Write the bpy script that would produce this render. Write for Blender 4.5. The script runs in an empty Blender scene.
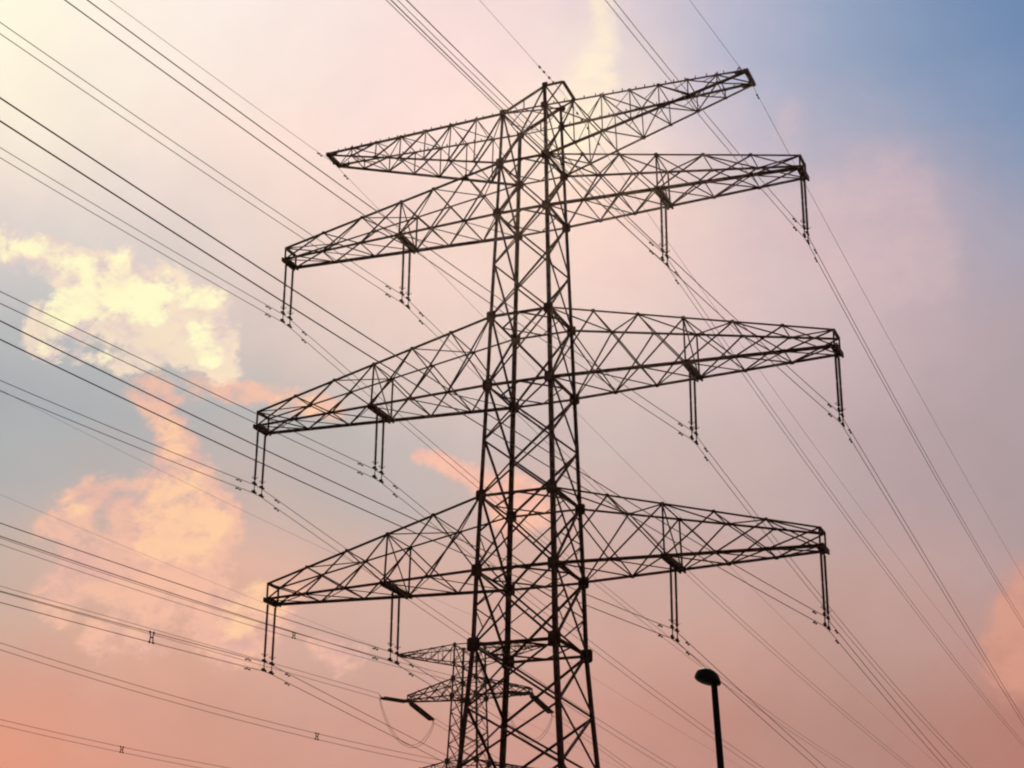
import bpy, bmesh, math, random
from mathutils import Vector, Matrix
random.seed(4)
R = math.radians
SC = bpy.context.scene
COL = SC.collection

# ------------------------------------------------------------------ camera
EYE = 1.6                                    # eye height; heights below are metres above the eye, shifted by this
CAM = Vector((28.722, -72.224, EYE))
YAW, PITCH, ROLL, FPX = -0.390707, 0.369289, 0.0078534, 1707.57
d = Vector((math.sin(YAW) * math.cos(PITCH), math.cos(YAW) * math.cos(PITCH), math.sin(PITCH)))
r0 = Vector((math.cos(YAW), -math.sin(YAW), 0)); u0 = r0.cross(d)
r1 = math.cos(ROLL) * r0 + math.sin(ROLL) * u0
u1 = -math.sin(ROLL) * r0 + math.cos(ROLL) * u0
cam_data = bpy.data.cameras.new('camera')
cam_data.sensor_width = 36.0
cam_data.lens = 36.0 * FPX / 1024.0
cam_data.clip_end = 6000
cam = bpy.data.objects.new('camera', cam_data); COL.objects.link(cam)
M = Matrix((r1, u1, -d)).transposed().to_4x4(); M.translation = CAM
cam.matrix_world = M
SC.camera = cam
SC.view_settings.view_transform = 'Standard'
SC.view_settings.look = 'None'
SC.view_settings.exposure = 0
SC.view_settings.gamma = 1
SC.cycles.filter_width = 2.1                  # the photograph is a little soft
SC.cycles.max_bounces = 3

# ------------------------------------------------------------------ sky and sun
HAZE_DENSITY = 0.00005
SUN_AZ, SUN_EL = -20.6, 29.0                 # compass azimuth from +Y towards +X, elevation
SKY_AZ0, SKY_DAZ, SKY_EL0, SKY_DEL = -43.0, 3.0, 7.5, 2.4
SKY_ROWS = [    # haze colours seen along circles of equal elevation, lowest first
    [(230, 148, 118), (230, 149, 119), (226, 151, 125), (215, 152, 133), (207, 152, 135), (209, 152, 135), (209, 154, 138), (208, 154, 141), (201, 149, 136), (189, 138, 126), (181, 136, 124), (179, 134, 123), (180, 123, 112), (179, 121, 110), (178, 121, 109)],
    [(222, 157, 133), (223, 157, 134), (221, 159, 139), (214, 158, 139), (208, 156, 139), (209, 158, 143), (208, 156, 141), (208, 155, 142), (202, 150, 137), (191, 140, 128), (184, 141, 130), (180, 138, 127), (185, 132, 120), (183, 126, 114), (181, 123, 112)],
    [(200, 175, 158), (205, 173, 156), (215, 171, 153), (221, 170, 149), (217, 168, 150), (205, 169, 157), (207, 170, 157), (212, 168, 155), (205, 162, 149), (201, 159, 147), (193, 152, 141), (185, 150, 141), (188, 147, 139), (188, 136, 125), (186, 132, 119)],
    [(191, 177, 167), (196, 177, 166), (211, 178, 162), (227, 178, 156), (223, 178, 159), (213, 175, 162), (211, 172, 159), (215, 173, 159), (203, 168, 158), (200, 165, 157), (196, 161, 154), (189, 157, 152), (189, 157, 153), (178, 155, 156), (173, 154, 158)],
    [(172, 175, 176), (176, 176, 176), (180, 176, 175), (199, 178, 170), (197, 177, 170), (188, 177, 174), (191, 178, 175), (212, 178, 167), (198, 175, 171), (196, 173, 170), (195, 171, 169), (183, 159, 161), (177, 156, 159), (172, 154, 158), (172, 154, 158)],
    [(171, 175, 178), (172, 176, 178), (171, 175, 178), (179, 178, 178), (186, 181, 179), (190, 182, 180), (203, 186, 182), (199, 184, 182), (201, 182, 179), (201, 180, 178), (196, 174, 173), (186, 163, 166), (178, 159, 163), (173, 157, 161), (172, 157, 161)],
    [(188, 190, 190), (186, 187, 187), (181, 183, 184), (201, 190, 185), (218, 198, 190), (219, 198, 190), (223, 198, 190), (213, 193, 188), (216, 193, 188), (213, 190, 188), (207, 185, 187), (199, 175, 178), (186, 166, 172), (175, 160, 167), (169, 159, 167)],
    [(226, 212, 206), (208, 203, 200), (205, 202, 200), (222, 207, 200), (224, 203, 195), (235, 208, 198), (233, 205, 196), (234, 207, 196), (229, 202, 194), (222, 197, 193), (213, 189, 190), (207, 181, 185), (184, 170, 181), (165, 162, 178), (158, 159, 178)],
    [(244, 226, 215), (238, 223, 212), (228, 215, 207), (236, 215, 206), (237, 216, 206), (238, 210, 201), (235, 208, 198), (238, 210, 198), (235, 207, 197), (229, 203, 195), (206, 186, 191), (199, 178, 188), (183, 170, 185), (148, 157, 182), (133, 152, 181)],
    [(253, 245, 221), (251, 239, 219), (250, 232, 217), (248, 224, 213), (251, 225, 214), (246, 219, 212), (245, 217, 212), (243, 218, 205), (241, 219, 204), (209, 194, 202), (185, 179, 196), (167, 168, 188), (150, 159, 185), (126, 148, 181), (119, 144, 179)],
    [(255, 249, 225), (254, 246, 224), (252, 239, 225), (250, 233, 223), (248, 230, 221), (245, 222, 216), (243, 217, 213), (240, 215, 212), (232, 215, 208), (194, 188, 204), (167, 173, 198), (150, 164, 191), (131, 153, 186), (115, 142, 180), (107, 135, 175)],
    [(255, 250, 226), (254, 248, 226), (252, 240, 226), (247, 234, 227), (247, 233, 226), (245, 226, 220), (240, 217, 215), (237, 213, 214), (224, 207, 211), (191, 187, 206), (169, 174, 200), (145, 163, 191), (127, 151, 186), (109, 137, 177), (104, 132, 174)],
]
CREAM = [(-40.75, 24.4, 0.47), (-39.75, 24.53, 0.44), (-38.69, 24.33, 0.47), (-37.69, 24.09, 0.50), (-36.73, 24.25, 0.47), (-36.54, 23.75, 0.57), (-35.56, 23.71, 0.54), (-34.72, 23.79, 0.40), (-35.37, 23.2, 0.60), (-37.19, 23.35, 0.50), (-33.97, 23.33, 0.50), (-33.09, 23.39, 0.34), (-36.1, 22.87, 0.60), (-37.53, 22.67, 0.57), (-38.37, 22.25, 0.50), (-39.07, 22.37, 0.27), (-39.4, 21.75, 0.27), (-33.89, 22.47, 0.50), (-33.35, 21.85, 0.47), (-32.74, 21.3, 0.37), (-34.73, 22.47, 0.50), (-35.96, 22.16, 0.40), (-34.96, 21.86, 0.34), (-34.08, 21.8, 0.40), (-39.14, 21.29, 0.20), (-38.52, 21.16, 0.23), (-37.64, 21.18, 0.23), (-36.78, 21.13, 0.23), (-36.05, 21.0, 0.27), (-35.42, 21.29, 0.27), (-32.84, 22.49, 0.37)]
CREAM_LIT = [(-40.76, 24.46, 0.37), (-39.76, 24.62, 0.34), (-38.69, 24.36, 0.30), (-37.8, 24.11, 0.30), (-36.82, 24.44, 0.30), (-36.56, 23.94, 0.37), (-35.67, 23.77, 0.34), (-37.97, 22.91, 0.40), (-38.46, 22.44, 0.40), (-37.17, 23.16, 0.40), (-36.14, 23.26, 0.40), (-35.22, 23.18, 0.34), (-33.88, 23.53, 0.30), (-33.14, 23.59, 0.23), (-33.6, 22.33, 0.30), (-33.16, 21.67, 0.23), (-38.88, 21.38, 0.17), (-38.32, 21.21, 0.20), (-37.48, 21.23, 0.20), (-36.69, 21.21, 0.20), (-34.79, 23.78, 0.27)]
PEACH = [(-35.53, 20.56, 0.37), (-34.97, 20.14, 0.40), (-34.56, 19.45, 0.44), (-34.2, 18.81, 0.44), (-33.94, 18.17, 0.50), (-33.81, 17.46, 0.60), (-33.46, 20.65, 0.40), (-32.4, 20.53, 0.34), (-31.56, 20.48, 0.30), (-30.57, 20.44, 0.34), (-29.72, 20.35, 0.34), (-28.87, 20.25, 0.30), (-34.84, 16.8, 0.67), (-33.93, 16.46, 0.81), (-33.01, 16.78, 0.60), (-35.09, 15.86, 0.67), (-34.21, 15.4, 0.81), (-33.13, 15.66, 0.74), (-32.57, 16.28, 0.47), (-35.65, 16.58, 0.40), (-36.26, 17.02, 0.37), (-36.99, 16.64, 0.37), (-37.76, 16.19, 0.40), (-37.44, 15.63, 0.40), (-38.2, 15.76, 0.30), (-36.3, 14.68, 0.60), (-37.17, 14.29, 0.54), (-35.46, 13.44, 0.60), (-37.61, 13.24, 0.47), (-31.79, 12.98, 0.60), (-30.8, 13.22, 0.54), (-32.31, 12.31, 0.60), (-31.08, 12.36, 0.47), (-29.96, 13.71, 0.47), (-27.92, 12.04, 0.44), (-28.74, 12.25, 0.40), (-32.95, 14.23, 0.67), (-34.44, 12.27, 0.47), (-36.05, 12.12, 0.47), (-34.09, 13.91, 0.60)]
PEACH_LIT = [(-34.33, 16.83, 0.54), (-33.78, 16.21, 0.64), (-33.13, 16.51, 0.50), (-34.4, 15.65, 0.57), (-33.26, 15.59, 0.50), (-34.7, 15.24, 0.34), (-32.55, 16.12, 0.30), (-34.43, 19.13, 0.27), (-34.18, 18.62, 0.30), (-33.77, 17.79, 0.37), (-31.16, 13.53, 0.44), (-31.59, 12.99, 0.40), (-30.64, 13.88, 0.34), (-30.14, 13.38, 0.30), (-30.43, 20.38, 0.23), (-29.57, 20.29, 0.23), (-37.45, 16.34, 0.27)]
EMBER = [(-25.69, 18.62, 0.17), (-25.19, 18.54, 0.20), (-24.69, 18.38, 0.23), (-24.19, 18.19, 0.23), (-23.56, 17.93, 0.30), (-22.85, 17.34, 0.50), (-22.0, 17.41, 0.40), (-21.37, 17.01, 0.40), (-22.24, 16.61, 0.47)]
STREAK = [(-19.0, 33.65, 0.40), (-19.1, 32.53, 0.40), (-19.31, 31.4, 0.47), (-19.67, 30.43, 0.60), (-20.4, 29.45, 0.74)]
ORANGE = [(-5.04, 13.94, 0.57), (-5.37, 13.17, 0.47), (-5.59, 12.24, 0.54), (-5.81, 11.3, 0.60), (-5.06, 12.21, 0.81)]
BANK = [(-9.6, 26.65, 1.14), (-8.0, 26.51, 1.01), (-11.04, 25.68, 1.01), (-9.04, 24.74, 1.14), (-7.01, 23.97, 0.87), (-12.19, 29.14, 0.50), (-11.85, 29.86, 0.30), (-15.31, 25.26, 1.01), (-17.3, 26.32, 0.94), (-12.87, 26.56, 0.87), (-18.44, 24.95, 0.87), (-14.49, 23.16, 0.87)]


def lin(c):
    c /= 255.0
    return c / 12.92 if c <= 0.04045 else ((c + 0.055) / 1.055) ** 2.4

def adir(az, el):
    a, e = R(az), R(el)
    return (math.sin(a) * math.cos(e), math.cos(a) * math.cos(e), math.sin(e))

world = bpy.data.worlds.new('World'); SC.world = world
world.use_nodes = True
world.cycles.sampling_method = 'MANUAL'; world.cycles.sample_map_resolution = 256
nt = world.node_tree; nt.nodes.clear()
NN, LK = nt.nodes.new, nt.links.new

def _set(sock, v):
    if hasattr(v, 'node'): LK(v, sock)
    else: sock.default_value = v

def vm(op, a, b=None, scale=None):
    n = NN('ShaderNodeVectorMath'); n.operation = op
    _set(n.inputs[0], a)
    if b is not None: _set(n.inputs[1], b)
    if scale is not None: _set(n.inputs['Scale'], scale)
    return n.outputs['Value'] if op in ('DISTANCE', 'LENGTH', 'DOT_PRODUCT') else n.outputs['Vector']

def mt(op, a, b=None, clamp=False):
    n = NN('ShaderNodeMath'); n.operation = op; n.use_clamp = clamp
    _set(n.inputs[0], a)
    if b is not None: _set(n.inputs[1], b)
    return n.outputs[0]

def noise(vec, scale, detail=5.0, rough=0.55):
    n = NN('ShaderNodeTexNoise'); n.inputs['Scale'].default_value = scale
    n.inputs['Detail'].default_value = detail; n.inputs['Roughness'].default_value = rough
    LK(vec, n.inputs['Vector'])
    return n

def smooth(v, lo, hi):
    n = NN('ShaderNodeMapRange'); n.interpolation_type = 'SMOOTHSTEP'
    _set(n.inputs['Value'], v)
    n.inputs['From Min'].default_value = lo; n.inputs['From Max'].default_value = hi
    return n.outputs[0]

def mixc(f, a, b):
    n = NN('ShaderNodeMix'); n.data_type = 'RGBA'
    _set(n.inputs[0], f); _set(n.inputs[6], a); _set(n.inputs[7], b)
    return n.outputs[2]

BG = 0.1                                      # background strength; cloud radiance is divided by it
SKYV = NN('ShaderNodeTexCoord').outputs['Generated']
sky = NN('ShaderNodeTexSky'); sky.sky_type = 'NISHITA'; sky.sun_disc = False
sky.sun_elevation = R(SUN_EL); sky.sun_rotation = R(SUN_AZ)
sky.air_density = 1.4; sky.dust_density = 3.0

warp_n = noise(SKYV, 9.0, 3.0, 0.5)
warp = vm('SCALE', vm('SUBTRACT', warp_n.outputs['Color'], (0.5, 0.5, 0.5)), scale=0.040)
warp_m = noise(SKYV, 26.0, 4.0, 0.6)
V1 = vm('ADD', vm('ADD', SKYV, warp), vm('SCALE', vm('SUBTRACT', warp_m.outputs['Color'], (0.5, 0.5, 0.5)), scale=0.030))
warp_f = noise(SKYV, 42.0, 5.0, 0.6)
V2 = vm('ADD', SKYV, vm('SCALE', vm('SUBTRACT', warp_f.outputs['Color'], (0.5, 0.5, 0.5)), scale=0.016))

# thin high veil: coloured haze varying with direction, blended into the clear dusk sky
sp = NN('ShaderNodeSeparateXYZ'); LK(vm('NORMALIZE', V1), sp.inputs[0])
az_deg = mt('MULTIPLY', mt('ARCTAN2', sp.outputs[0], sp.outputs[1]), 57.29578)
el_deg = mt('MULTIPLY', mt('ARCSINE', sp.outputs[2]), 57.29578)
NCOL = len(SKY_ROWS[0])
u_az = mt('DIVIDE', mt('SUBTRACT', az_deg, SKY_AZ0), SKY_DAZ * (NCOL - 1), True)
veil = None
for i, row in enumerate(SKY_ROWS):
    ramp = NN('ShaderNodeValToRGB'); LK(u_az, ramp.inputs[0])
    cr_ = ramp.color_ramp; cr_.interpolation = 'B_SPLINE'
    for k_, shade in enumerate(row):
        pos = k_ / (NCOL - 1)
        e_ = cr_.elements[0] if k_ == 0 else (cr_.elements[len(cr_.elements) - 1] if k_ == NCOL - 1 else cr_.elements.new(pos))
        e_.position = pos
        e_.color = [lin(v) for v in shade] + [1.0]
    if veil is None: veil = ramp.outputs[0]
    else:
        f_ = mt('DIVIDE', mt('SUBTRACT', el_deg, SKY_EL0 + SKY_DEL * (i - 1)), SKY_DEL, True)
        veil = mixc(f_, veil, ramp.outputs[0])
dusk = vm('MULTIPLY', sky.outputs['Color'], (0.55, 0.33, 0.30))
near_sunset = smooth(vm('DISTANCE', SKYV, adir(-22.4, 21.2)), 0.75, 0.42)
veil = mixc(near_sunset, dusk, vm('SCALE', veil, scale=1.0 / BG))

def drawn_out(vec):                            # clouds pulled out along the wind, slanting down to the right
    n = NN('ShaderNodeMapping'); n.inputs['Rotation'].default_value = (0.0, R(24), R(22))
    n.inputs['Scale'].default_value = (0.62, 1.0, 1.12); LK(vec, n.inputs['Vector']); return n.outputs[0]

def billow(vec, scale, detail, rough, dist):
    n = noise(vec, scale, detail, rough); n.inputs['Distortion'].default_value = dist; return n.outputs[0]
WIND = drawn_out(SKYV)
ABOVE = drawn_out(vm('ADD', SKYV, (0.0022, -0.0052, 0.0125)))
fine = billow(WIND, 36.0, 10.0, 0.66, 0.7)
low = billow(WIND, 21.0, 3.0, 0.5, 0.6)
low_up = billow(ABOVE, 21.0, 3.0, 0.5, 0.6)
finer = noise(WIND, 120.0, 6.0, 0.68).outputs[0]
relief = mt('ADD', mt('MULTIPLY', mt('SUBTRACT', low, low_up), 2.6), mt('ADD', mt('MULTIPLY', mt('SUBTRACT', finer, 0.5), 1.2), mt('MULTIPLY', mt('SUBTRACT', fine, 0.5), 2.4)))

def cloud_mask(blobs, lo, hi, amp):
    tot = 0.0
    for az, el, sg in blobs:
        mr = NN('ShaderNodeMapRange'); mr.interpolation_type = 'SMOOTHERSTEP'
        LK(vm('DISTANCE', V2, adir(az, el)), mr.inputs['Value'])
        mr.inputs['From Min'].default_value = R(sg) * 2.9; mr.inputs['From Max'].default_value = 0.0
        tot = mt('ADD', tot, mr.outputs[0])
    tot = mt('MINIMUM', tot, 1.25)
    n = mt('MULTIPLY', mt('SUBTRACT', fine, 0.5), amp)
    n2 = mt('MULTIPLY', mt('SUBTRACT', finer, 0.5), amp * 0.8)
    return smooth(mt('ADD', tot, mt('MULTIPLY', mt('ADD', n, n2), smooth(tot, 0.06, 0.5))), lo, hi)

def cc(r, g, b): return (lin(r) / BG, lin(g) / BG, lin(b) / BG, 1)

def cloud(base, blobs, lo, hi, amp, bright, dim, cover):
    m = cloud_mask(blobs, lo, hi, amp)
    body = mixc(smooth(relief, -0.65, 0.35), dim, bright)
    return mixc(mt('MULTIPLY', m, cover), base, body)

mottle = mt('ADD', mt('MULTIPLY', mt('SUBTRACT', noise(SKYV, 17.0, 7.0, 0.6).outputs[0], 0.5), 0.15), 1.0)
tint = vm('ADD', (1.0, 1.0, 1.0), vm('SCALE', (0.08, -0.02, -0.05), scale=mt('SUBTRACT', noise(vm('ADD', SKYV, (3.1, 1.7, 0.4)), 13.0, 6.0, 0.6).outputs[0], 0.5)))
skyc = vm('MULTIPLY', vm('SCALE', veil, scale=mottle), tint)
skyc = cloud(skyc, BANK, 0.0, 1.9, 1.9, cc(228, 194, 193), cc(214, 182, 187), 0.35)
skyc = cloud(skyc, PEACH, 0.12, 1.4, 3.0, cc(249, 193, 166), cc(230, 178, 168), 0.78)
skyc = cloud(skyc, PEACH_LIT, 0.2, 1.45, 3.0, cc(255, 208, 165), cc(252, 198, 165), 0.85)
skyc = cloud(skyc, EMBER, 0.1, 1.2, 1.6, cc(253, 192, 168), cc(236, 176, 162), 0.85)
skyc = cloud(skyc, STREAK, 0.0, 1.5, 1.4, cc(250, 236, 206), cc(243, 228, 206), 0.7)
skyc = cloud(skyc, ORANGE, 0.0, 1.3, 1.0, cc(222, 158, 136), cc(208, 146, 130), 0.75)
skyc = cloud(skyc, CREAM, 0.18, 1.1, 2.9, cc(253, 230, 200), cc(230, 204, 200), 0.82)
skyc = cloud(skyc, CREAM_LIT, 0.2, 1.2, 3.2, cc(255, 253, 204), cc(252, 232, 200), 0.9)
bg = NN('ShaderNodeBackground'); bg.inputs['Strength'].default_value = BG
LK(skyc, bg.inputs['Color'])
LK(bg.outputs[0], NN('ShaderNodeOutputWorld').inputs['Surface'])

sun_d = bpy.data.lights.new('sun', 'SUN'); sun_d.energy = 2.0; sun_d.angle = R(0.5); sun_d.color = (1.0, 0.82, 0.62)
sun = bpy.data.objects.new('sun', sun_d); COL.objects.link(sun)
sun.rotation_euler = (-Vector(adir(SUN_AZ, SUN_EL))).to_track_quat('-Z', 'Y').to_euler()

# ------------------------------------------------------------------ materials
def material(name, c1, c2, rough=0.6, metal=0.0, scale=4.0, bump=0.0, lo=0.35, hi=0.65):
    m = bpy.data.materials.new(name); m.use_nodes = True
    t = m.node_tree; b = t.nodes['Principled BSDF']
    tc = t.nodes.new('ShaderNodeTexCoord')
    n = t.nodes.new('ShaderNodeTexNoise'); n.inputs['Scale'].default_value = scale; n.inputs['Detail'].default_value = 6
    t.links.new(tc.outputs['Object'], n.inputs['Vector'])
    mr = t.nodes.new('ShaderNodeMapRange'); mr.inputs['From Min'].default_value = lo; mr.inputs['From Max'].default_value = hi
    t.links.new(n.outputs[0], mr.inputs['Value'])
    mx = t.nodes.new('ShaderNodeMix'); mx.data_type = 'RGBA'
    mx.inputs[6].default_value = (*c1, 1); mx.inputs[7].default_value = (*c2, 1)
    t.links.new(mr.outputs[0], mx.inputs[0]); t.links.new(mx.outputs[2], b.inputs['Base Color'])
    b.inputs['Roughness'].default_value = rough; b.inputs['Metallic'].default_value = metal
    b.inputs['Specular IOR Level'].default_value = 0.15
    if bump:
        bp = t.nodes.new('ShaderNodeBump'); bp.inputs['Strength'].default_value = bump
        t.links.new(n.outputs[0], bp.inputs['Height']); t.links.new(bp.outputs[0], b.inputs['Normal'])
    return m

STEEL = material('painted_steel', (0.050, 0.020, 0.018), (0.15, 0.058, 0.042), 0.7, 0.0, 3.2, 0.15)
STEEL_REAR = material('haze_faded_steel', (0.09, 0.048, 0.042), (0.14, 0.07, 0.056), 0.75, 0.0, 2.2)  # rear tower's fading with distance put into a lighter steel colour
CERAMIC = material('brown_glazed_ceramic', (0.050, 0.028, 0.024), (0.075, 0.04, 0.032), 0.7, 0.0, 6)
FITTING = material('galvanised_fitting', (0.05, 0.04, 0.04), (0.085, 0.065, 0.06), 0.6, 0.2, 8)
WIRE = material('stranded_aluminium', (0.15, 0.10, 0.09), (0.22, 0.15, 0.13), 0.65, 0.0, 1.5)
LAMP_PAINT = material('black_lamp_paint', (0.012, 0.008, 0.009), (0.022, 0.014, 0.014), 0.6, 0.0, 9)
LAMP_GLASS = material('smoked_lens', (0.03, 0.02, 0.02), (0.05, 0.035, 0.03), 0.3, 0.0, 5)
GRASS = material('meadow_grass', (0.035, 0.06, 0.018), (0.085, 0.085, 0.03), 0.95, 0.0, 0.6, 0.4)
CONCRETE = material('foundation_concrete', (0.22, 0.21, 0.19), (0.34, 0.32, 0.29), 0.9, 0.0, 3, 0.2)

# ------------------------------------------------------------------ helpers
def link(name, bm, mat, parent=None, loc=(0, 0, 0), smooth_faces=False):
    me = bpy.data.meshes.new(name)
    bmesh.ops.recalc_face_normals(bm, faces=bm.faces[:])
    bm.to_mesh(me); bm.free()
    me.materials.append(mat)
    if smooth_faces:
        for p in me.polygons: p.use_smooth = True
    o = bpy.data.objects.new(name, me); COL.objects.link(o)
    o.location = loc
    if parent: o.parent = parent
    return o

def empty(name, loc, rz=0.0):
    o = bpy.data.objects.new(name, None); COL.objects.link(o)
    o.empty_display_size = 0.3
    o.location = loc; o.rotation_euler = (0, 0, rz)
    return o

def tag(o, label=None, cat=None, group=None, kind=None):
    if label: o['label'] = label
    if cat: o['category'] = cat
    if group: o['group'] = group
    if kind: o['kind'] = kind
    return o

def frame_of(dv, ref):
    dv = dv.normalized()
    if abs(dv.dot(ref)) > 0.98: ref = Vector((0, 1, 0)) if abs(dv.y) < 0.9 else Vector((1, 0, 0))
    u = dv.cross(ref).normalized()
    return u, dv.cross(u).normalized()

def angle_bar(bm, a, b, s, ref=Vector((0, 0, 1)), flip=1):
    """rolled L-section from a to b, flange width s"""
    a, b = Vector(a), Vector(b)
    u, v = frame_of(b - a, ref); u = u * flip
    t = max(0.14 * s, 0.012); o = -0.32 * s
    prof = [(0, 0), (s, 0), (s, t), (t, t), (t, s), (0, s)]
    r = []
    for q in (a, b):
        r.append([bm.verts.new(q + u * (x + o) + v * (y + o)) for x, y in prof])
    for i in range(6):
        j = (i + 1) % 6
        bm.faces.new((r[0][i], r[0][j], r[1][j], r[1][i]))
    bm.faces.new(r[0][::-1]); bm.faces.new(r[1])

def box(bm, c, sx, sy, sz):
    c = Vector(c); vs = []
    for z in (-1, 1):
        for x, y in ((-1, -1), (1, -1), (1, 1), (-1, 1)):
            vs.append(bm.verts.new(c + Vector((x * sx / 2, y * sy / 2, z * sz / 2))))
    for f in ((3, 2, 1, 0), (4, 5, 6, 7), (0, 1, 5, 4), (1, 2, 6, 5), (2, 3, 7, 6), (3, 0, 4, 7)):
        bm.faces.new([vs[i] for i in f])

def beam(bm, a, b, w, h, ref=Vector((0, 0, 1))):
    a, b = Vector(a), Vector(b)
    u, v = frame_of(b - a, ref); r = []
    for q in (a, b):
        r.append([bm.verts.new(q + u * x * w / 2 + v * y * h / 2) for x, y in ((-1, -1), (1, -1), (1, 1), (-1, 1))])
    for i in range(4):
        j = (i + 1) % 4
        bm.faces.new((r[0][i], r[0][j], r[1][j], r[1][i]))
    bm.faces.new(r[0][::-1]); bm.faces.new(r[1])

def tube(bm, pts, rad, n=6):
    rings = []
    for i, q in enumerate(pts):
        q = Vector(q)
        dv = Vector(pts[min(i + 1, len(pts) - 1)]) - Vector(pts[max(i - 1, 0)])
        u, v = frame_of(dv, Vector((0, 0, 1)))
        rings.append([bm.verts.new(q + rad * (math.cos(2 * math.pi * k / n) * u + math.sin(2 * math.pi * k / n) * v)) for k in range(n)])
    for a, b in zip(rings, rings[1:]):
        for k in range(n):
            bm.faces.new((a[k], a[(k + 1) % n], b[(k + 1) % n], b[k]))
    bm.faces.new(rings[0][::-1]); bm.faces.new(rings[-1])

def lathe(bm, a, axis, prof, n=10):
    """prof: (distance along axis, radius)"""
    a = Vector(a); axis = Vector(axis).normalized()
    u, v = frame_of(axis, Vector((0, 0, 1))); rings = []
    for h, rr in prof:
        rings.append([bm.verts.new(a + axis * h + rr * (math.cos(2 * math.pi * k / n) * u + math.sin(2 * math.pi * k / n) * v)) for k in range(n)])
    for p, q in zip(rings, rings[1:]):
        for k in range(n):
            bm.faces.new((p[k], p[(k + 1) % n], q[(k + 1) % n], q[k]))
    bm.faces.new(rings[0][::-1]); bm.faces.new(rings[-1])

def plate(bm, c, ux, uy, nrm, sx, sy, t):
    """eight-sided gusset plate"""
    c = Vector(c); ux, uy, nrm = Vector(ux), Vector(uy), Vector(nrm); k = 0.72
    pts = [(-k, -1), (k, -1), (1, -k), (1, k), (k, 1), (-k, 1), (-1, k), (-1, -k)]
    r = [[bm.verts.new(c + ux * x * sx / 2 + uy * y * sy / 2 + nrm * s * t / 2) for x, y in pts] for s in (-1, 1)]
    for i in range(8):
        j = (i + 1) % 8
        bm.faces.new((r[0][i], r[0][j], r[1][j], r[1][i]))
    bm.faces.new(r[0][::-1]); bm.faces.new(r[1])

def lerp(a, b, t): return a + (b - a) * t
NEW = bmesh.new

# ------------------------------------------------------------------ ground
bm = NEW()
N = 40; S = 3000.0
vs = [[bm.verts.new((S * (2 * i / N - 1), S * (2 * j / N - 1), 0)) for j in range(N + 1)] for i in range(N + 1)]
for i in range(N):
    for j in range(N):
        bm.faces.new((vs[i][j], vs[i + 1][j], vs[i + 1][j + 1], vs[i][j + 1]))
tag(link('ground', bm, GRASS), kind='structure')

# ------------------------------------------------------------------ evening haze, lit from behind by the low sun
bm = NEW(); box(bm, (0, 0, 34.5), 6100, 6100, 71)
hz = bpy.data.materials.new('evening_air'); hz.use_nodes = True
ht = hz.node_tree; ht.nodes.clear()
pv = ht.nodes.new('ShaderNodeVolumePrincipled')
pv.inputs['Color'].default_value = (1.0, 0.80, 0.62, 1); pv.inputs['Density'].default_value = HAZE_DENSITY
pv.inputs['Anisotropy'].default_value = 0.9
ht.links.new(pv.outputs[0], ht.nodes.new('ShaderNodeOutputMaterial').inputs['Volume'])
tag(link('haze', bm, hz), kind='stuff')

# ------------------------------------------------------------------ lattice towers
CORNERS = [(-1, -1), (1, -1), (1, 1), (-1, 1)]

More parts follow.
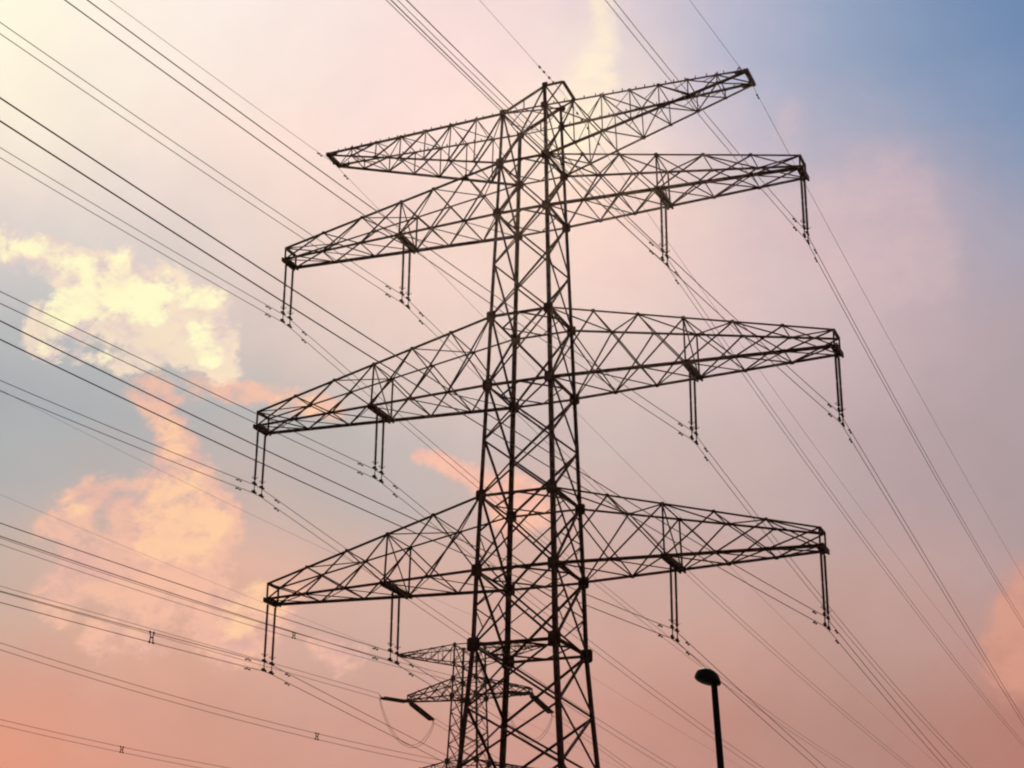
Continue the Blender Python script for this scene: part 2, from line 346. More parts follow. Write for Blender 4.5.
class Tower:
    """widths: list of (height, half width) from top to ground; local axes x = along the arms, y = along the line"""
    def __init__(self, root, widths, mat, bulk):
        self.root, self.widths, self.mat, self.k = root, widths, mat, bulk
    def w(self, z):
        W = self.widths
        if z >= W[0][0]: return W[0][1]
        for (z1, w1), (z2, w2) in zip(W, W[1:]):
            if z2 <= z <= z1: return lerp(w2, w1, (z - z2) / (z1 - z2))
        return W[-1][1]
    def corner(self, sx, sy, z):
        w = self.w(z); return Vector((sx * w, sy * w, z))
    def legs(self, tops, leg_s, plates):
        for sx, sy in CORNERS:
            bm = NEW()
            zs = [tops[(sx, sy)]] + [z for z, _ in self.widths if z < tops[(sx, sy)]]
            for z1, z2 in zip(zs, zs[1:]):
                s = leg_s(0.5 * (z1 + z2))
                a, b = self.corner(sx, sy, z1), self.corner(sx, sy, z2)
                o = s * 0.3
                dv = b - a; u, v = Vector((-sx, 0, 0)), Vector((0, -sy, 0)); t = 0.14 * s
                prof = [(0, 0), (s, 0), (s, t), (t, t), (t, s), (0, s)]
                rr = [[bm.verts.new(q + u * (x - o) + v * (y - o)) for x, y in prof] for q in (a, b)]
                for i in range(6):
                    bm.faces.new((rr[0][i], rr[0][(i + 1) % 6], rr[1][(i + 1) % 6], rr[1][i]))
                bm.faces.new(rr[0]); bm.faces.new(rr[1])
            leg = link('leg', bm, self.mat, self.root)
            for z, size in plates:
                bm = NEW(); c = self.corner(sx, sy, z); e = 0.06 * self.k + 0.014
                plate(bm, c + Vector((-sx * 0.05, sy * e, 0)), (1, 0, 0), (0, 0, 1), (0, 1, 0), size, size * 1.05, 0.022)
                plate(bm, c + Vector((sx * e, -sy * 0.05, 0)), (0, 1, 0), (0, 0, 1), (1, 0, 0), size * 0.86, size, 0.022)
                link('gusset_plate', bm, self.mat, leg)
            bm = NEW(); c = self.corner(sx, sy, 0.0)
            lathe(bm, c + Vector((0, 0, -0.25)), (0, 0, 1), [(0, 0.55), (0.5, 0.5), (0.62, 0.4)], 16)
            link('footing', bm, CONCRETE, leg)
    def faces(self):
        return [((-1, -1), (1, -1)), ((1, -1), (1, 1)), ((1, 1), (-1, 1)), ((-1, 1), (-1, -1))]
    def cross(self, z1, z2, s, redundant=False):
        for a, b in self.faces():
            bm = NEW()
            nrm = Vector((a[0] + b[0], a[1] + b[1], 0)).normalized()
            p, q = self.corner(*a, z1), self.corner(*b, z2)
            p2, q2 = self.corner(*b, z1), self.corner(*a, z2)
            off = nrm * s * 0.35
            angle_bar(bm, p + off, q + off, s, nrm); angle_bar(bm, p2 - off, q2 - off, s, nrm, -1)
            if redundant:
                for f in (0.25, 0.75):
                    for side, (t1, t2) in ((a, (p, q2)), (b, (p2, q))):
                        other_top, other_bot = (p, q) if side == a else (p2, q2)
                        on_leg = lerp(t1, t2, 0.5)
                        on_diag = lerp(other_top, other_bot, 0.28) if f < 0.5 else lerp(*( (p2, q2) if side == a else (p, q)), 0.72)
                        angle_bar(bm, on_leg, on_diag, s * 0.55, nrm)
            link('cross_brace', bm, self.mat, self.root)
    def ring(self, z, s, plan=True):
        for a, b in self.faces():
            bm = NEW()
            nrm = Vector((a[0] + b[0], a[1] + b[1], 0)).normalized()
            angle_bar(bm, self.corner(*a, z) + nrm * 0.02, self.corner(*b, z) + nrm * 0.02, s, Vector((0, 0, 1)))
            link('horizontal_strut', bm, self.mat, self.root)
        if plan:
            bm = NEW(); w = self.w(z)
            m = [Vector((0, -w, z)), Vector((w, 0, z)), Vector((0, w, z)), Vector((-w, 0, z))]
            for i in range(4): angle_bar(bm, m[i], m[(i + 1) % 4], s * 0.6)
            link('plan_brace', bm, self.mat, self.root)
    def arm(self, side, ztop, zbot, length, ztip_bot, ztip_top, e, cells, mid=None, chord=(0.13, 0.10), lace=0.065, style='X', spikes=False):
        wb, wt = self.w(zbot), self.w(ztop)
        xs = [0.0]
        fr = []
        if mid is None:
            n = cells[0]; fr = [i / n for i in range(n + 1)]
            mi = None
        else:
            fm = (mid - wb) / (length - wb)
            fr = [fm * i / cells[0] for i in range(cells[0])] + [lerp(fm, 1, i / cells[1]) for i in range(cells[1] + 1)]
            mi = cells[0]
        def L(i, sy):
            t = fr[i]; return Vector((side * lerp(wb, length, t), sy * lerp(wb, e, t), lerp(zbot, ztip_bot, t)))
        def U(i, sy):
            t = fr[i]; return Vector((side * lerp(wt, length, t), sy * lerp(wt, e, t), lerp(ztop, ztip_top, t)))
        n = len(fr) - 1
        bm = NEW()
        for sy in (-1, 1):
            yref = Vector((0, 1, 0))
            angle_bar(bm, L(0, sy), L(n, sy) + Vector((side * 0.12, 0, 0)), chord[0], yref, sy)
            angle_bar(bm, U(0, sy), U(n, sy), chord[1], yref, -sy)
        crossarm = link('crossarm', bm, self.mat, self.root)
        flat = Vector((0, 0, 1))
        for sy in (-1, 1):                                      # side faces
            bm = NEW(); ref = Vector((0, sy, 0)); off = Vector((0, sy * lace * 0.4, 0))
            for i in range(n):
                if style == 'X':
                    if i < n:
                        angle_bar(bm, U(i, sy) + off, L(i + 1, sy) + off, lace, ref)
                        angle_bar(bm, L(i, sy) - off, U(i + 1, sy) - off, lace, ref, -1)
                else:
                    angle_bar(bm, U(i, sy), L(i + 1, sy), lace * 1.15, ref)
                    if 0 < i: angle_bar(bm, U(i, sy), L(i, sy), lace * 0.8, ref)
                    if i < n - 1:
                        mpt = lerp(U(i, sy), L(i + 1, sy), 0.5)
                        angle_bar(bm, mpt, U(i + 1, sy), lace * 0.6, ref)
                for q in (U(i, sy), L(i, sy)):
                    if i: plate(bm, q + ref * 0.05, (1, 0, 0), (0, 0, 1), (0, 1, 0), lace * 3.0, lace * 2.6, 0.014)
            if mi: angle_bar(bm, U(mi, sy), L(mi, sy), lace * 1.15, ref)
            angle_bar(bm, U(n, sy), L(n, sy), lace * 1.2, ref)
            link('side_lacing', bm, self.mat, crossarm)
        for name, F in (('top_lacing', U), ('bottom_lacing', L)):
            bm = NEW()
            for i in range(n):
                s1 = 1 if i % 2 else -1
                angle_bar(bm, F(i, s1), F(i + 1, -s1), lace * 0.85, flat)
                if name == 'bottom_lacing' and style == 'X': angle_bar(bm, F(i, -s1) - flat * 0.03, F(i + 1, s1) - flat * 0.03, lace * 0.7, flat)
                if i: angle_bar(bm, F(i, -1), F(i, 1), lace * 0.7, flat)
            link(name, bm, self.mat, crossarm)
        ends = [n] + ([mi] if mi else [])
        for i in ends:
            bm = NEW(); a, b = L(i, -1), L(i, 1); dv = (b - a).normalized()
            if style == 'X':
                for dx in (-0.11, 0.11):
                    beam(bm, a - dv * 0.12 + Vector((dx, 0, -0.03)), b + dv * 0.12 + Vector((dx, 0, -0.03)), 0.09, 0.22)
                for f in (0.06, 0.5, 0.94): box(bm, lerp(a, b, f) + Vector((0, 0, -0.03)), 0.30, 0.16, 0.17)
                if i == mi:
                    angle_bar(bm, U(i, -1), L(i, 1), lace, Vector((1, 0, 0))); angle_bar(bm, U(i, 1), U(i, -1), lace, flat)
                else:
                    tb = NEW(); beam(tb, U(i, -1), U(i, 1), 0.12, 0.12); link('tip_strut', tb, self.mat, crossarm)
            else:
                beam(bm, a - dv * 0.1, b + dv * 0.1, 0.2, 0.18)
                for sy, q in ((-1, a), (1, b)):
                    plate(bm, q + Vector((-side * 0.25, sy * 0.04, 0)), (1, 0, 0), (0, 0, 1), (0, 1, 0), 0.7, 0.2, 0.02)
            link('hanger_beam', bm, self.mat, crossarm)
        if spikes:                                              # short bird spikes along the upper chords
            bm = NEW(); box(bm, (0, 0, 0), 0.045, 0.045, 0.13)
            first = link('bird_spike', bm, self.mat, crossarm)
            for sy in (-1, 1):
                m = int((length - wt) / 0.5)
                for q in range(1, m):
                    c = lerp(U(0, sy), U(n, sy), q / m) + Vector((random.uniform(-.1, .1), 0, random.uniform(0.08, 0.12)))
                    if first is not None: sp, first = first, None
                    else: sp = sp.copy(); COL.objects.link(sp)
                    sp.location = c; sp.rotation_euler = (0, 0, random.uniform(0, 1))
        return crossarm

H = lambda z: z + EYE
ZA, Z1T, Z1B, Z2T, Z2B, Z3T, Z3B, Z4 = [H(v) for v in (44.77, 41.875, 38.962, 33.291, 29.654, 24.052, 20.431, 16.943)]
main_root = tag(empty('lattice_pylon', (0, 0, 0)), 'tall dark steel lattice tower with four tiers of crossarms in the centre', 'pylon', 'lattice transmission towers')
W_MAIN = [(ZA + 1.2, 1.15), (ZA, 1.187), (Z1T, 1.28), (Z1B, 1.365), (Z2T, 1.545), (Z2B, 1.65), (Z3T, 1.83), (Z3B, 1.94), (Z4, 2.02), (H(14.1), 2.22), (H(11.4), 2.43), (0.0, 3.4)]
T = Tower(main_root, W_MAIN, STEEL, 1.0)
T.legs({(-1, -1): ZA, (-1, 1): ZA, (1, -1): ZA + 1.15, (1, 1): ZA + 1.15},
       lambda z: lerp(0.235, 0.15, min(max((z - 15) / 30, 0), 1)),
       [(ZA, 0.36), (Z1T, 0.44), (Z1B, 0.46), (Z2T, 0.48), (Z2B, 0.52), (Z3T, 0.52), (Z3B, 0.54), (Z4, 0.62)])
mid1, mid2 = 0.5 * (Z1B + Z2T), 0.5 * (Z2B + Z3T)
panels = [(ZA, Z1T, .075), (Z1T, Z1B, .085), (Z1B, mid1, .085), (mid1, Z2T, .085), (Z2T, Z2B, .092), (Z2B, mid2, .095),
          (mid2, Z3T, .098), (Z3T, Z3B, .098), (Z3B, Z4, .105), (Z4, H(14.1), .105), (H(14.1), H(11.4), .105),
          (H(11.4), H(8.2), .12), (H(8.2), H(4.6), .12), (H(4.6), 0.5, .12)]
for z1, z2, s in panels: T.cross(z1, z2, s, redundant=z1 in (Z3T, Z3B))
for z, s in ((ZA, .06), (Z1T, .1), (Z1B, .11), (Z2T, .11), (Z2B, .12), (Z3T, .11), (Z3B, .13), (Z4, .14)): T.ring(z, s)
ARMS = {1: (Z1T, Z1B, 13.93, 6.98, 0.55, 0.66, (3, 3)), 2: (Z2T, Z2B, 15.0, 8.15, 0.57, 0.78, (3, 3)), 3: (Z3T, Z3B, 13.80, 6.96, 0.52, 0.80, (2, 3))}
for side in (-1, 1):
    T.arm(side, ZA, Z1T, 11.58, H(44.74), H(44.80), 0.66, (7,), chord=(0.11, 0.10), lace=0.06, style='N', spikes=True)
    for k, (zt, zb, ln, md, e, dt, cells) in ARMS.items():
        T.arm(side, zt, zb, ln, zb, zb + dt, e, cells, md, chord=(0.135, 0.09), lace=0.062)
# peak frame that carries the middle earth wire
bm = NEW()
w = T.w(ZA); zp = ZA + 1.15
P1, P2, P3, P4 = Vector((w, -w, zp)), Vector((w + .95, -w, zp + .02)), Vector((w + .88, w * .62, zp)), Vector((w, w, zp))
A_, B_ = Vector((-w, -w, ZA)), Vector((-w, w, ZA))
for a, b, s in ((P1, P2, .1), (P2, P3, .13), (P3, P4, .12), (P4, P1, .09), (A_, P1, .1), (B_, P4, .13), (A_, P4, .06), (B_, P1, .07),
                (Vector((w, -w, ZA)), P2, .06), (Vector((w, w, ZA)), P3, .07), (lerp(A_, P1, .5), Vector((0, -w, ZA)), .05), (lerp(B_, P4, .5), Vector((0, w, ZA)), .05)):
    angle_bar(bm, a, b, s)
for q, s in ((P1, .3), (P4, .34)): plate(bm, q + Vector((0, math.copysign(.09, q.y), 0)), (1, 0, 0), (0, 0, 1), (0, 1, 0), s, s, .02)
link('peak_frame', bm, STEEL, main_root)

# rear tower: an angle tower of the neighbouring line
X2, Y2, TH2 = -35.79, 74.44, 0.031
rear_root = tag(empty('lattice_pylon', (X2, Y2, 0), TH2), 'smaller farther lattice tower with black sideways insulators, half hidden behind the legs', 'pylon', 'lattice transmission towers')
RT, RU, RA, RB, RC, RD = [H(v) for v in (35.31, 33.58, 32.06, 30.44, 24.35, 22.3)]
T2 = Tower(rear_root, [(RT, 1.13), (RU, 1.16), (RA, 1.2), (RB, 1.25), (RC, 1.5), (RD, 1.58), (H(17), 1.85), (0.0, 3.1)], STEEL_REAR, 0.8)
T2.legs({c: RT for c in CORNERS}, lambda z: 0.17, [(RT, .3), (RU, .3), (RA, .46), (RB, .5), (RC, .5), (RD, .5)])
m_ = [lerp(RB, RC, i / 4) for i in range(5)]
for z1, z2 in [(RT, RU), (RU, RA), (RA, RB)] + list(zip(m_, m_[1:])) + [(RC, RD), (RD, H(19.6)), (H(19.6), H(17)), (H(17), H(12.5)), (H(12.5), H(7)), (H(7), .5)]:
    T2.cross(z1, z2, 0.075)
for z in (RT, RU, RA, RB, RC, RD): T2.ring(z, .085, z in (RB, RD))
for side in (-1, 1):
    T2.arm(side, RT, RU, 7.28, H(34.85), H(34.93), 0.35, (5,), chord=(0.10, 0.09), lace=0.055, style='N')
    T2.arm(side, RA, RB, 6.12, RB, RB + 0.45, 0.45, (4,), chord=(0.13, 0.11), lace=0.07)
    T2.arm(side, RC, RD, 10.0, RD, RD + 0.5, 0.45, (6,), chord=(0.13, 0.11), lace=0.07)

# ------------------------------------------------------------------ suspension insulators
LU, DL, HS = 3.064, 0.451, 0.371
def shed_profile(z0, z1, n, rs, rc):
    pr = []
    for i in range(n):
        a = lerp(z0, z1, i / n); b = lerp(z0, z1, (i + 1) / n); h = b - a
        pr += [(a, rc), (a + .35 * h, rc), (a + .55 * h, rs), (a + .7 * h, rs * .95), (a + .75 * h, rc)]
    return pr + [(z1, rc)]

def make_set():
    root = empty('insulator_set', (0, 0, 0))
    for sy in (-1, 1):
        bm = NEW()
        prof = [(0.26, .03)] + shed_profile(0.3, 1.55, 15, .07, .05) + [(1.56, .05), (1.68, .05), (1.69, .035)] + shed_profile(1.7, 2.78, 13, .07, .05) + [(2.8, .05)]
        lathe(bm, (0, sy * HS, 0), (0, 0, -1), prof, 10)
        s = link('insulator_string', bm, CERAMIC, root, smooth_faces=False)
        bm = NEW()
        tube(bm, [(0, sy * HS, 0.0), (0, sy * HS, -0.28)], .028, 6); lathe(bm, (0, sy * HS, -.24), (0, 0, -1), [(0, .06), (.08, .06)], 8)
        link('top_fitting', bm, FITTING, s)
        bm = NEW()
        tube(bm, [(0, sy * HS, -2.78), (0, sy * HS, -LU - DL)], .026, 6); lathe(bm, (0, sy * HS, -2.76), (0, 0, -1), [(0, .065), (.09, .065)], 8)
        ring = [(0.15 * math.cos(q * math.pi / 6), sy * HS + .15 * math.sin(q * math.pi / 6), -2.72) for q in range(0, 10)]
        tube(bm, ring, .014, 5)
        link('bottom_fitting', bm, FITTING, s)
        for j in (0, 1):
            bm = NEW(); zc = -LU - j * DL
            tube(bm, [(0, sy * HS - .2, zc + .035), (0, sy * HS - .1, zc), (0, sy * HS + .1, zc), (0, sy * HS + .2, zc + .035)], .05, 8)
            box(bm, (0, sy * HS, zc + .05), .09, .12, .14)
            link('suspension_clamp', bm, FITTING, root)
    return root

def copy_tree(o, parent=None):
    c = o.copy(); COL.objects.link(c)
    c.parent = parent
    for ch in list(o.children): copy_tree(ch, c)
    return c

TIER = {1: 'second crossarm from top', 2: 'third crossarm from top', 3: 'lowest crossarm'}
proto = None
# per wire: (heading, slope, curvature) of the span towards the viewer and of the span away
SPANS = {
    (1, 'L', 'm'): ((-0.08831, 0.03469, 0.00044), (0.01068, 0.05997, 0.00020)),
    (1, 'L', 't'): ((-0.08831, 0.03775, 0.00067), (0.01055, 0.07168, 0.00029)),
    (3, 'R', 't'): ((-0.08664, 0.04509, 0.00048), (0.01002, 0.07457, 0.00040)),
    (2, 'R', 'm'): ((-0.08749, 0.06036, 0.00046), (0.00928, 0.09003, 0.00050)),
    (2, 'L', 'm'): ((-0.08824, 0.03737, 0.00012), (0.00985, 0.08388, 0.00033)),
    (3, 'R', 'm'): ((-0.08598, 0.06173, 0.00067), (0.01004, 0.07540, 0.00019)),
    (2, 'L', 't'): ((-0.08845, 0.05049, 0.00074), (0.00986, 0.08417, 0.00030)),
    (3, 'L', 'm'): ((-0.08835, 0.03814, 0.00054), (0.01000, 0.08000, 0.00020)),
    (3, 'L', 't'): ((-0.08848, 0.03889, 0.00030), (0.01006, 0.07082, 0.00016)),
    (2, 'R', 't'): ((-0.08783, 0.05400, 0.00067), (0.01039, 0.06270, 0.00002)),
    (1, 'R', 'm'): ((-0.08813, 0.04534, 0.00086), (0.01073, 0.05801, 0.00024)),
    (1, 'R', 't'): ((-0.08769, 0.04876, 0.00122), (0.01066, 0.05420, 0.00039)),
    'L': ((-0.08842, 0.04950, 0.00064), (0.01050, 0.05000, 0.00010)),
    'R': ((-0.08749, 0.01960, 0.00043), (0.01125, 0.02180, 0.00020)),
    'C': ((-0.08683, -0.01586, 0.00043), (0.01028, 0.04031, 0.00018)),
}
REAR_WIRES = {
    'F2': (0.35941, -0.06291, -0.00003), 'F1': (0.37034, -0.00907, 0.00086), 'F3': (0.35688, 0.02503, 0.00124),
    'F4': (0.37376, 0.00213, 0.00102), 'E1': (0.35529, -0.11360, 0.00036), 'E2': (0.35057, -0.11045, 0.00062),
}

def spot(K):
    k, sd, t = K
    zt, zb, ln, md, e, dt, cells = ARMS[k]
    return (ln if t == 't' else md) * (1 if sd == 'R' else -1), zb

for K in SPANS:
    if not isinstance(K, tuple): continue
    k, sd, t = K
    x, zb = spot(K)
    o = make_set() if proto is None else copy_tree(proto)
    if proto is None: proto = o
    o.location = (x - .03, 0, zb - 0.14 + 0.14)
    hand = 'right' if sd == 'R' else 'left'
    where = f'from the {hand} tip of the' if t == 't' else f'halfway along the {hand} half of the'
    tag(o, f'two insulator strings hanging {where} {TIER[k]}', 'insulator', 'double insulator strings under the crossarms')

# ------------------------------------------------------------------ wires
def run(s, k, th, hs, length, n, sgn, start=0.0):
    pts = []
    for i in range(n + 1):
        t = hs + (length - hs) * (i / n) ** 1.3
        pts.append(Vector((math.tan(th) * t, sgn * t, -s * t + k * t * t)))
    return pts

def damper_bm(p, dv):
    bm = NEW(); dv = dv.normalized(); dn = Vector((0, 0, -1))
    c = p + dn * 0.09
    box(bm, p + dn * 0.04, .035, .035, .12)
    tube(bm, [c - dv * .16, c + dv * .16], .012, 5)
    for s in (-1, 1): lathe(bm, c + dv * s * .1, dv * s, [(0, .03), (.03, .042), (.1, .042), (.13, .025)], 8)
    return bm

def at_dist(pts, dist):
    acc = 0
    for a, b in zip(pts, pts[1:]):
        l = (b - a).length
        if acc + l >= dist: return lerp(a, b, (dist - acc) / l), b - a
        acc += l
    return pts[-1], pts[-1] - pts[-2]

WIRE_R = 0.0155
GROUP = 'overhead wires of the big tower'
span_pts = {}
for K, (nr, aw) in SPANS.items():
    if isinstance(K, tuple):
        k, sd, t = K
        x, zb = spot(K); hand = 'right' if sd == 'R' else 'left'
        for j, nm in enumerate(('upper', 'lower')):
            base = Vector((x - .06, 0, zb - LU - j * DL))
            a = run(nr[1], nr[2], nr[0], HS, 112, 60, -1); b = run(aw[1], aw[2], aw[0], HS, 220, 60, 1)
            pts = a[::-1] + b
            bm = NEW(); tube(bm, pts, WIRE_R, 6)
            o = link('conductor_wire', bm, WIRE, None, base)
            where = f'at the {hand} tip of the' if t == 't' else f'halfway along the {hand} half of the'
            tag(o, f'{nm} wire hung {where} {TIER[k]}', 'wire', GROUP)
            for q, dist_ in ((a, 1.25), (b, 1.6)):
                p, dv = at_dist(q, dist_)
                link('vibration_damper', damper_bm(p, dv), FITTING, o)
            span_pts[(K, j)] = (base, a, b)
    else:
        if K == 'C': base = Vector((w + .55, 0, zp + 0.05))
        else: base = Vector((11.58 * (1 if K == 'R' else -1), 0, H(44.55)))
        a = run(nr[1], nr[2], nr[0], 0.0, 112, 60, -1); b = run(aw[1], aw[2], aw[0], 0.0, 310, 60, 1)
        bm = NEW(); tube(bm, a[::-1] + b[1:], 0.0115, 6)
        o = link('earth_wire', bm, WIRE, None, base)
        tag(o, {'L': 'single thin wire passing the left tip of the topmost crossarm', 'R': 'single thin wire passing the right tip of the topmost crossarm',
                'C': 'single thin beaded wire running over the very peak of the tower'}[K], 'wire', GROUP)
        if K == 'C':
            bm = NEW()
            for q, ds in ((a, (1.2, 1.7, 2.3, 2.8)), (b, (1.4, 2.0, 2.7, 3.6, 4.4, 5.3))):
                for ds_ in ds:
                    p, dv = at_dist(q, ds_); dv.normalize()
                    lathe(bm, p - dv * .11, dv, [(0, .02), (.04, .055), (.18, .055), (.22, .02)], 8)
            link('spiral_beads', bm, FITTING, o)
        else:
            bm = NEW(); box(bm, (0, 0, .06), .09, .16, .22); link('wire_clamp', bm, FITTING, o)
            for q in (a, b):
                p, dv = at_dist(q, 1.4); link('vibration_damper', damper_bm(p, dv), FITTING, o)

# rear tower: strain insulators, wires and jumper loops
rot = Matrix.Rotation(TH2, 3, 'Z')
def rear(lx, z): return Vector((X2, Y2, 0)) + rot @ Vector((lx, 0, z))
def rear_run(v, sgn, start, length, n):
    th, s, k = v; dv = Vector((-math.sin(th), -math.cos(th), 0)) if sgn < 0 else Vector((math.sin(th), math.cos(th), 0))
    return [dv * t + Vector((0, 0, -s * t + k * t * t)) for t in [start + (length - start) * (i / n) ** 1.2 for i in range(n + 1)]]
AWAY2 = (0.05, 0.13, 0.0002)
INS = 3.7
INSF = 4.9
proto2 = None
def make_strain():
    root = empty('strain_insulator', (0, 0, 0))
    for sy in (-1, 1):
        bm = NEW()
        lathe(bm, (0, sy * .19, 0), (1, 0, 0), [(.25, .05)] + shed_profile(.3, 3.1, 22, .155, .08) + [(3.12, .05)], 10)
        link('insulator_string', bm, CERAMIC, root)
    bm = NEW()
    for xx in (.22, 3.2): box(bm, (xx, 0, 0), .14, .56, .1)
    box(bm, (.08, 0, 0), .36, .14, .14)
    for sz in (DL / 2, -DL / 2): tube(bm, [(3.25, 0, 0), (3.5, 0, sz)], .03, 6)
    link('yoke_plate', bm, FITTING, root)
    return root
REAR_TXT = {'F1': 'right', 'F2': 'left'}
spacer_src = {}
for n, v in REAR_WIRES.items():
    lx = {'F2': -6.12, 'F1': 6.12, 'F3': 10.0, 'F4': -10.0, 'E1': -7.28, 'E2': 7.28}[n]
    z = H({'F2': 30.3, 'F1': 30.3, 'F3': 22.2, 'F4': 22.2, 'E1': 34.85, 'E2': 34.85}[n])
    base = rear(lx, z); hand = 'right' if lx > 0 else 'left'
    if n[0] == 'F':
        near_end = far_end = None
        if n in REAR_TXT:
            for sgn, vv, word in ((-1, v, 'near'), (1, AWAY2, 'far')):
                q = rear_run(vv, sgn, 0, INS if sgn < 0 else INSF, 1)[1] + Vector((0, 0, -.34))
                o = make_strain() if proto2 is None else copy_tree(proto2)
                if proto2 is None: proto2 = o
                off = Vector((0, 0.18 * sgn, 0))
                o.location = base + off
                o.rotation_euler = q.to_track_quat('X', 'Z').to_euler()
                o.scale = (q.length / 3.5, 1, 1)
                tag(o, f"thick black insulator pointing {'left' if sgn < 0 else 'down right'} from the rear tower's {hand} arm tip", 'insulator', 'strain insulators of the rear tower')
        arm_txt = "rear tower's middle arm" if n in REAR_TXT else "rear tower's lowest arm"
        for sgn, vv, length in ((-1, v, 150), (1, AWAY2, 320)):
            off = Vector((0, 0.36 * sgn, 0)) if n in REAR_TXT else Vector((0, .4 * sgn, 0))
            for j, nm in enumerate(('upper', 'lower')):
                pts = rear_run(vv, sgn, INS if sgn < 0 else INSF, length, 60)
                bm = NEW(); tube(bm, pts, WIRE_R * 1.2, 6)
                o = link('conductor_wire', bm, WIRE, None, base + off + Vector((0, 0, -j * DL)))
                way = 'coming from the left to' if sgn < 0 else 'leaving lower right from'
                tag(o, f"{nm} wire {way} the {arm_txt}'s {hand} tip", 'wire', 'wires of the rear tower')
                if sgn < 0: spacer_src[(n, j)] = (base + off + Vector((0, 0, -j * DL)), pts)
        if n in REAR_TXT:
            a = base + Vector((0, -.36, 0)) + rear_run(v, -1, INS, INS + 1, 1)[0]
            b = base + Vector((0, .36, 0)) + rear_run(AWAY2, 1, INSF, INSF + 1, 1)[0]
            for j, nm in enumerate(('upper', 'lower')):
                pts = []
                for i in range(21):
                    t = i / 20; q = lerp(a, b, t); q.z -= (1 - (2 * t - 1) ** 2) ** .8 * 3.6 + j * DL * (.4 + .6 * abs(2 * t - 1)); pts.append(q - a)
                bm = NEW(); tube(bm, pts, .02, 6)
                o = link('jumper_loop', bm, WIRE, None, a)
                tag(o, f"slack {nm} loop of wire drooping beneath the rear tower's {hand} arm tip", 'wire', 'jumper loops of the rear tower')
    else:
        a = rear_run(v, -1, 0, 150, 50); b = rear_run((.03, .05, .0002), 1, 0, 320, 40)
        bm = NEW(); tube(bm, a[::-1] + b[1:], .009, 6)
        o = link('earth_wire', bm, WIRE, None, base)
        tag(o, f"faint thin wire running down to the {hand} tip of the rear tower's topmost arm", 'wire', 'wires of the rear tower')

# H-shaped spacers that keep the two wires of a pair apart
def screen(p):
    q = p - CAM; dd = q.dot(d)
    return 512 + FPX * q.dot(r1) / dd if dd > 1 else -9999
def spacer(base_u, base_l, pts, px, label, bold=1.0):
    best = min(range(len(pts) - 1), key=lambda i: abs(screen(base_u + pts[i]) - px))
    a, b = pts[best], pts[best + 1]
    sa, sb = screen(base_u + a), screen(base_u + b)
    if not (min(sa, sb) <= px <= max(sa, sb)) and best > 0: a, b = pts[best - 1], pts[best]; sa, sb = screen(base_u + a), screen(base_u + b)
    f = (px - sa) / (sb - sa)
    p = lerp(a, b, f); dv = (b - a).normalized(); c = base_u + p
    bm = NEW(); dn = Vector((0, 0, -1)); dz = (base_u - base_l).z
    for s in (-1, 1):
        tube(bm, [dv * s * .13 - dn * .06, dv * s * .09 + dn * dz * .5, dv * s * .13 + dn * (dz + .06)], .026 * bold, 6)
        for e in (0, dz): lathe(bm, dv * s * .13 + dn * e - dv * .05, dv, [(0, .04 * bold), (.1, .04 * bold)], 8)
    tube(bm, [dv * -.1 + dn * dz * .42, dv * .1 + dn * dz * .58], .024, 6); tube(bm, [dv * -.1 + dn * dz * .58, dv * .1 + dn * dz * .42], .024, 6)
    o = link('wire_spacer', bm, FITTING, None, c)
    tag(o, label, 'spacer', 'spacers on the wire pairs')
bu, a, _ = span_pts[((3, 'L', 't'), 0)]; bl = span_pts[((3, 'L', 't'), 1)][0]
spacer(bu, bl, a, 152, 'small spacer on the wire pair of the lowest crossarm, left of its left tip')
for n_, px, lab in (('F1', 294, 'small spacer right beside the insulators of the lowest left crossarm tip'),
                    ('F3', 317, 'small spacer on the second lowest wire pair at the lower left'),
                    ('F4', 122, 'small spacer on the very lowest wire pair at the lower left')):
    spacer(spacer_src[(n_, 0)][0], spacer_src[(n_, 1)][0], spacer_src[(n_, 0)][1], px, lab, 1.5)


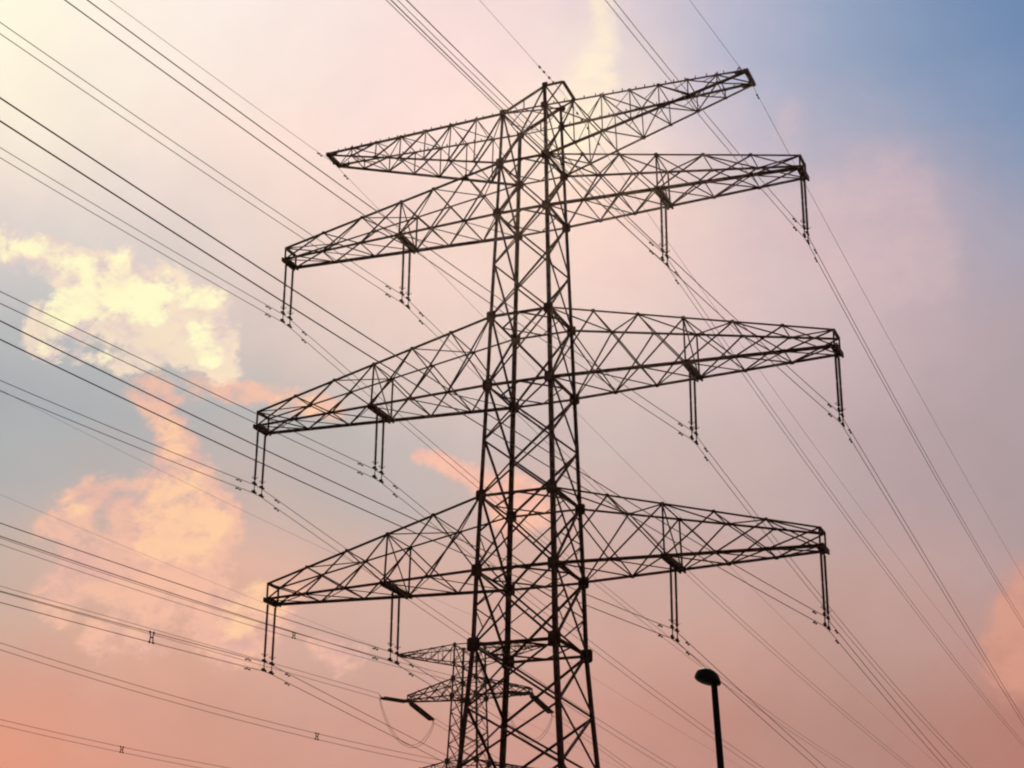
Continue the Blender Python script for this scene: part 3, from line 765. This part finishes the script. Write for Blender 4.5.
# ------------------------------------------------------------------ street lamp
pb, pt_ = Vector((23.09, -50.96, 0)), Vector((22.832, -51.027, 5.93))
lamp = tag(empty('street_lamp', pb), 'black street lamp with rounded hood on a slightly leaning pole', 'street lamp')
bm = NEW(); ax = (pt_ - pb)
lathe(bm, (0, 0, 0), ax, [(0, .085), (.9, .085), (.95, .054), (ax.length - .3, .043), (ax.length - .02, .041), (ax.length + .06, .041)], 16)
link('pole', bm, LAMP_PAINT, lamp, smooth_faces=True)
bm = NEW(); lathe(bm, (0, 0, 0), ax, [(-.02, .17), (.04, .17), (.06, .12)], 16); link('base_flange', bm, LAMP_PAINT, lamp)
# hood: an elongated shell with a rounded crown, tilted, seen almost end on
cx = Vector((22.758, -51.056, 5.998)) - pb
to_cam = (CAM - (pb + cx)); to_cam.z = 0; to_cam.normalize()
sidev = Vector((-to_cam.y, to_cam.x, 0))
if sidev.dot(r1) < 0: sidev = -sidev
tilt = R(15)
up = Vector((0, 0, 1)); ex = sidev * math.cos(tilt) - up * math.sin(tilt); ez = up * math.cos(tilt) + sidev * math.sin(tilt)
ey = to_cam
bm = NEW(); rings = []
n = 32
prof = [(.97, -.026), (1.02, -.01), (1.0, .01), (.95, .04), (.86, .072), (.7, .102), (.48, .124), (.24, .135), (.06, .138)]
for k_, h_ in prof:
    ring = []
    for i in range(n):
        an = 2 * math.pi * i / n
        xx = .172 * k_ * math.cos(an); yy = .21 * k_ * math.sin(an)
        ring.append(bm.verts.new(cx + ex * (xx - h_ * .2) + ey * yy + ez * h_))
    rings.append(ring)
for p, q in zip(rings, rings[1:]):
    for i in range(n): bm.faces.new((p[i], p[(i + 1) % n], q[(i + 1) % n], q[i]))
bm.faces.new(rings[-1])
link('hood', bm, LAMP_PAINT, lamp, smooth_faces=True)
bm = NEW(); rings = []
for k_, h_ in ((.99, -.024), (.9, -.036), (.6, -.05), (.2, -.056)):
    rings.append([bm.verts.new(cx + ex * (.16 * k_ * math.cos(2 * math.pi * i / n)) + ey * (.197 * k_ * math.sin(2 * math.pi * i / n)) + ez * h_) for i in range(n)])
for p, q in zip(rings, rings[1:]):
    for i in range(n): bm.faces.new((p[i], p[(i + 1) % n], q[(i + 1) % n], q[i]))
bm.faces.new(rings[-1]); bm.faces.new(rings[0])
link('lens', bm, LAMP_GLASS, lamp, smooth_faces=True)
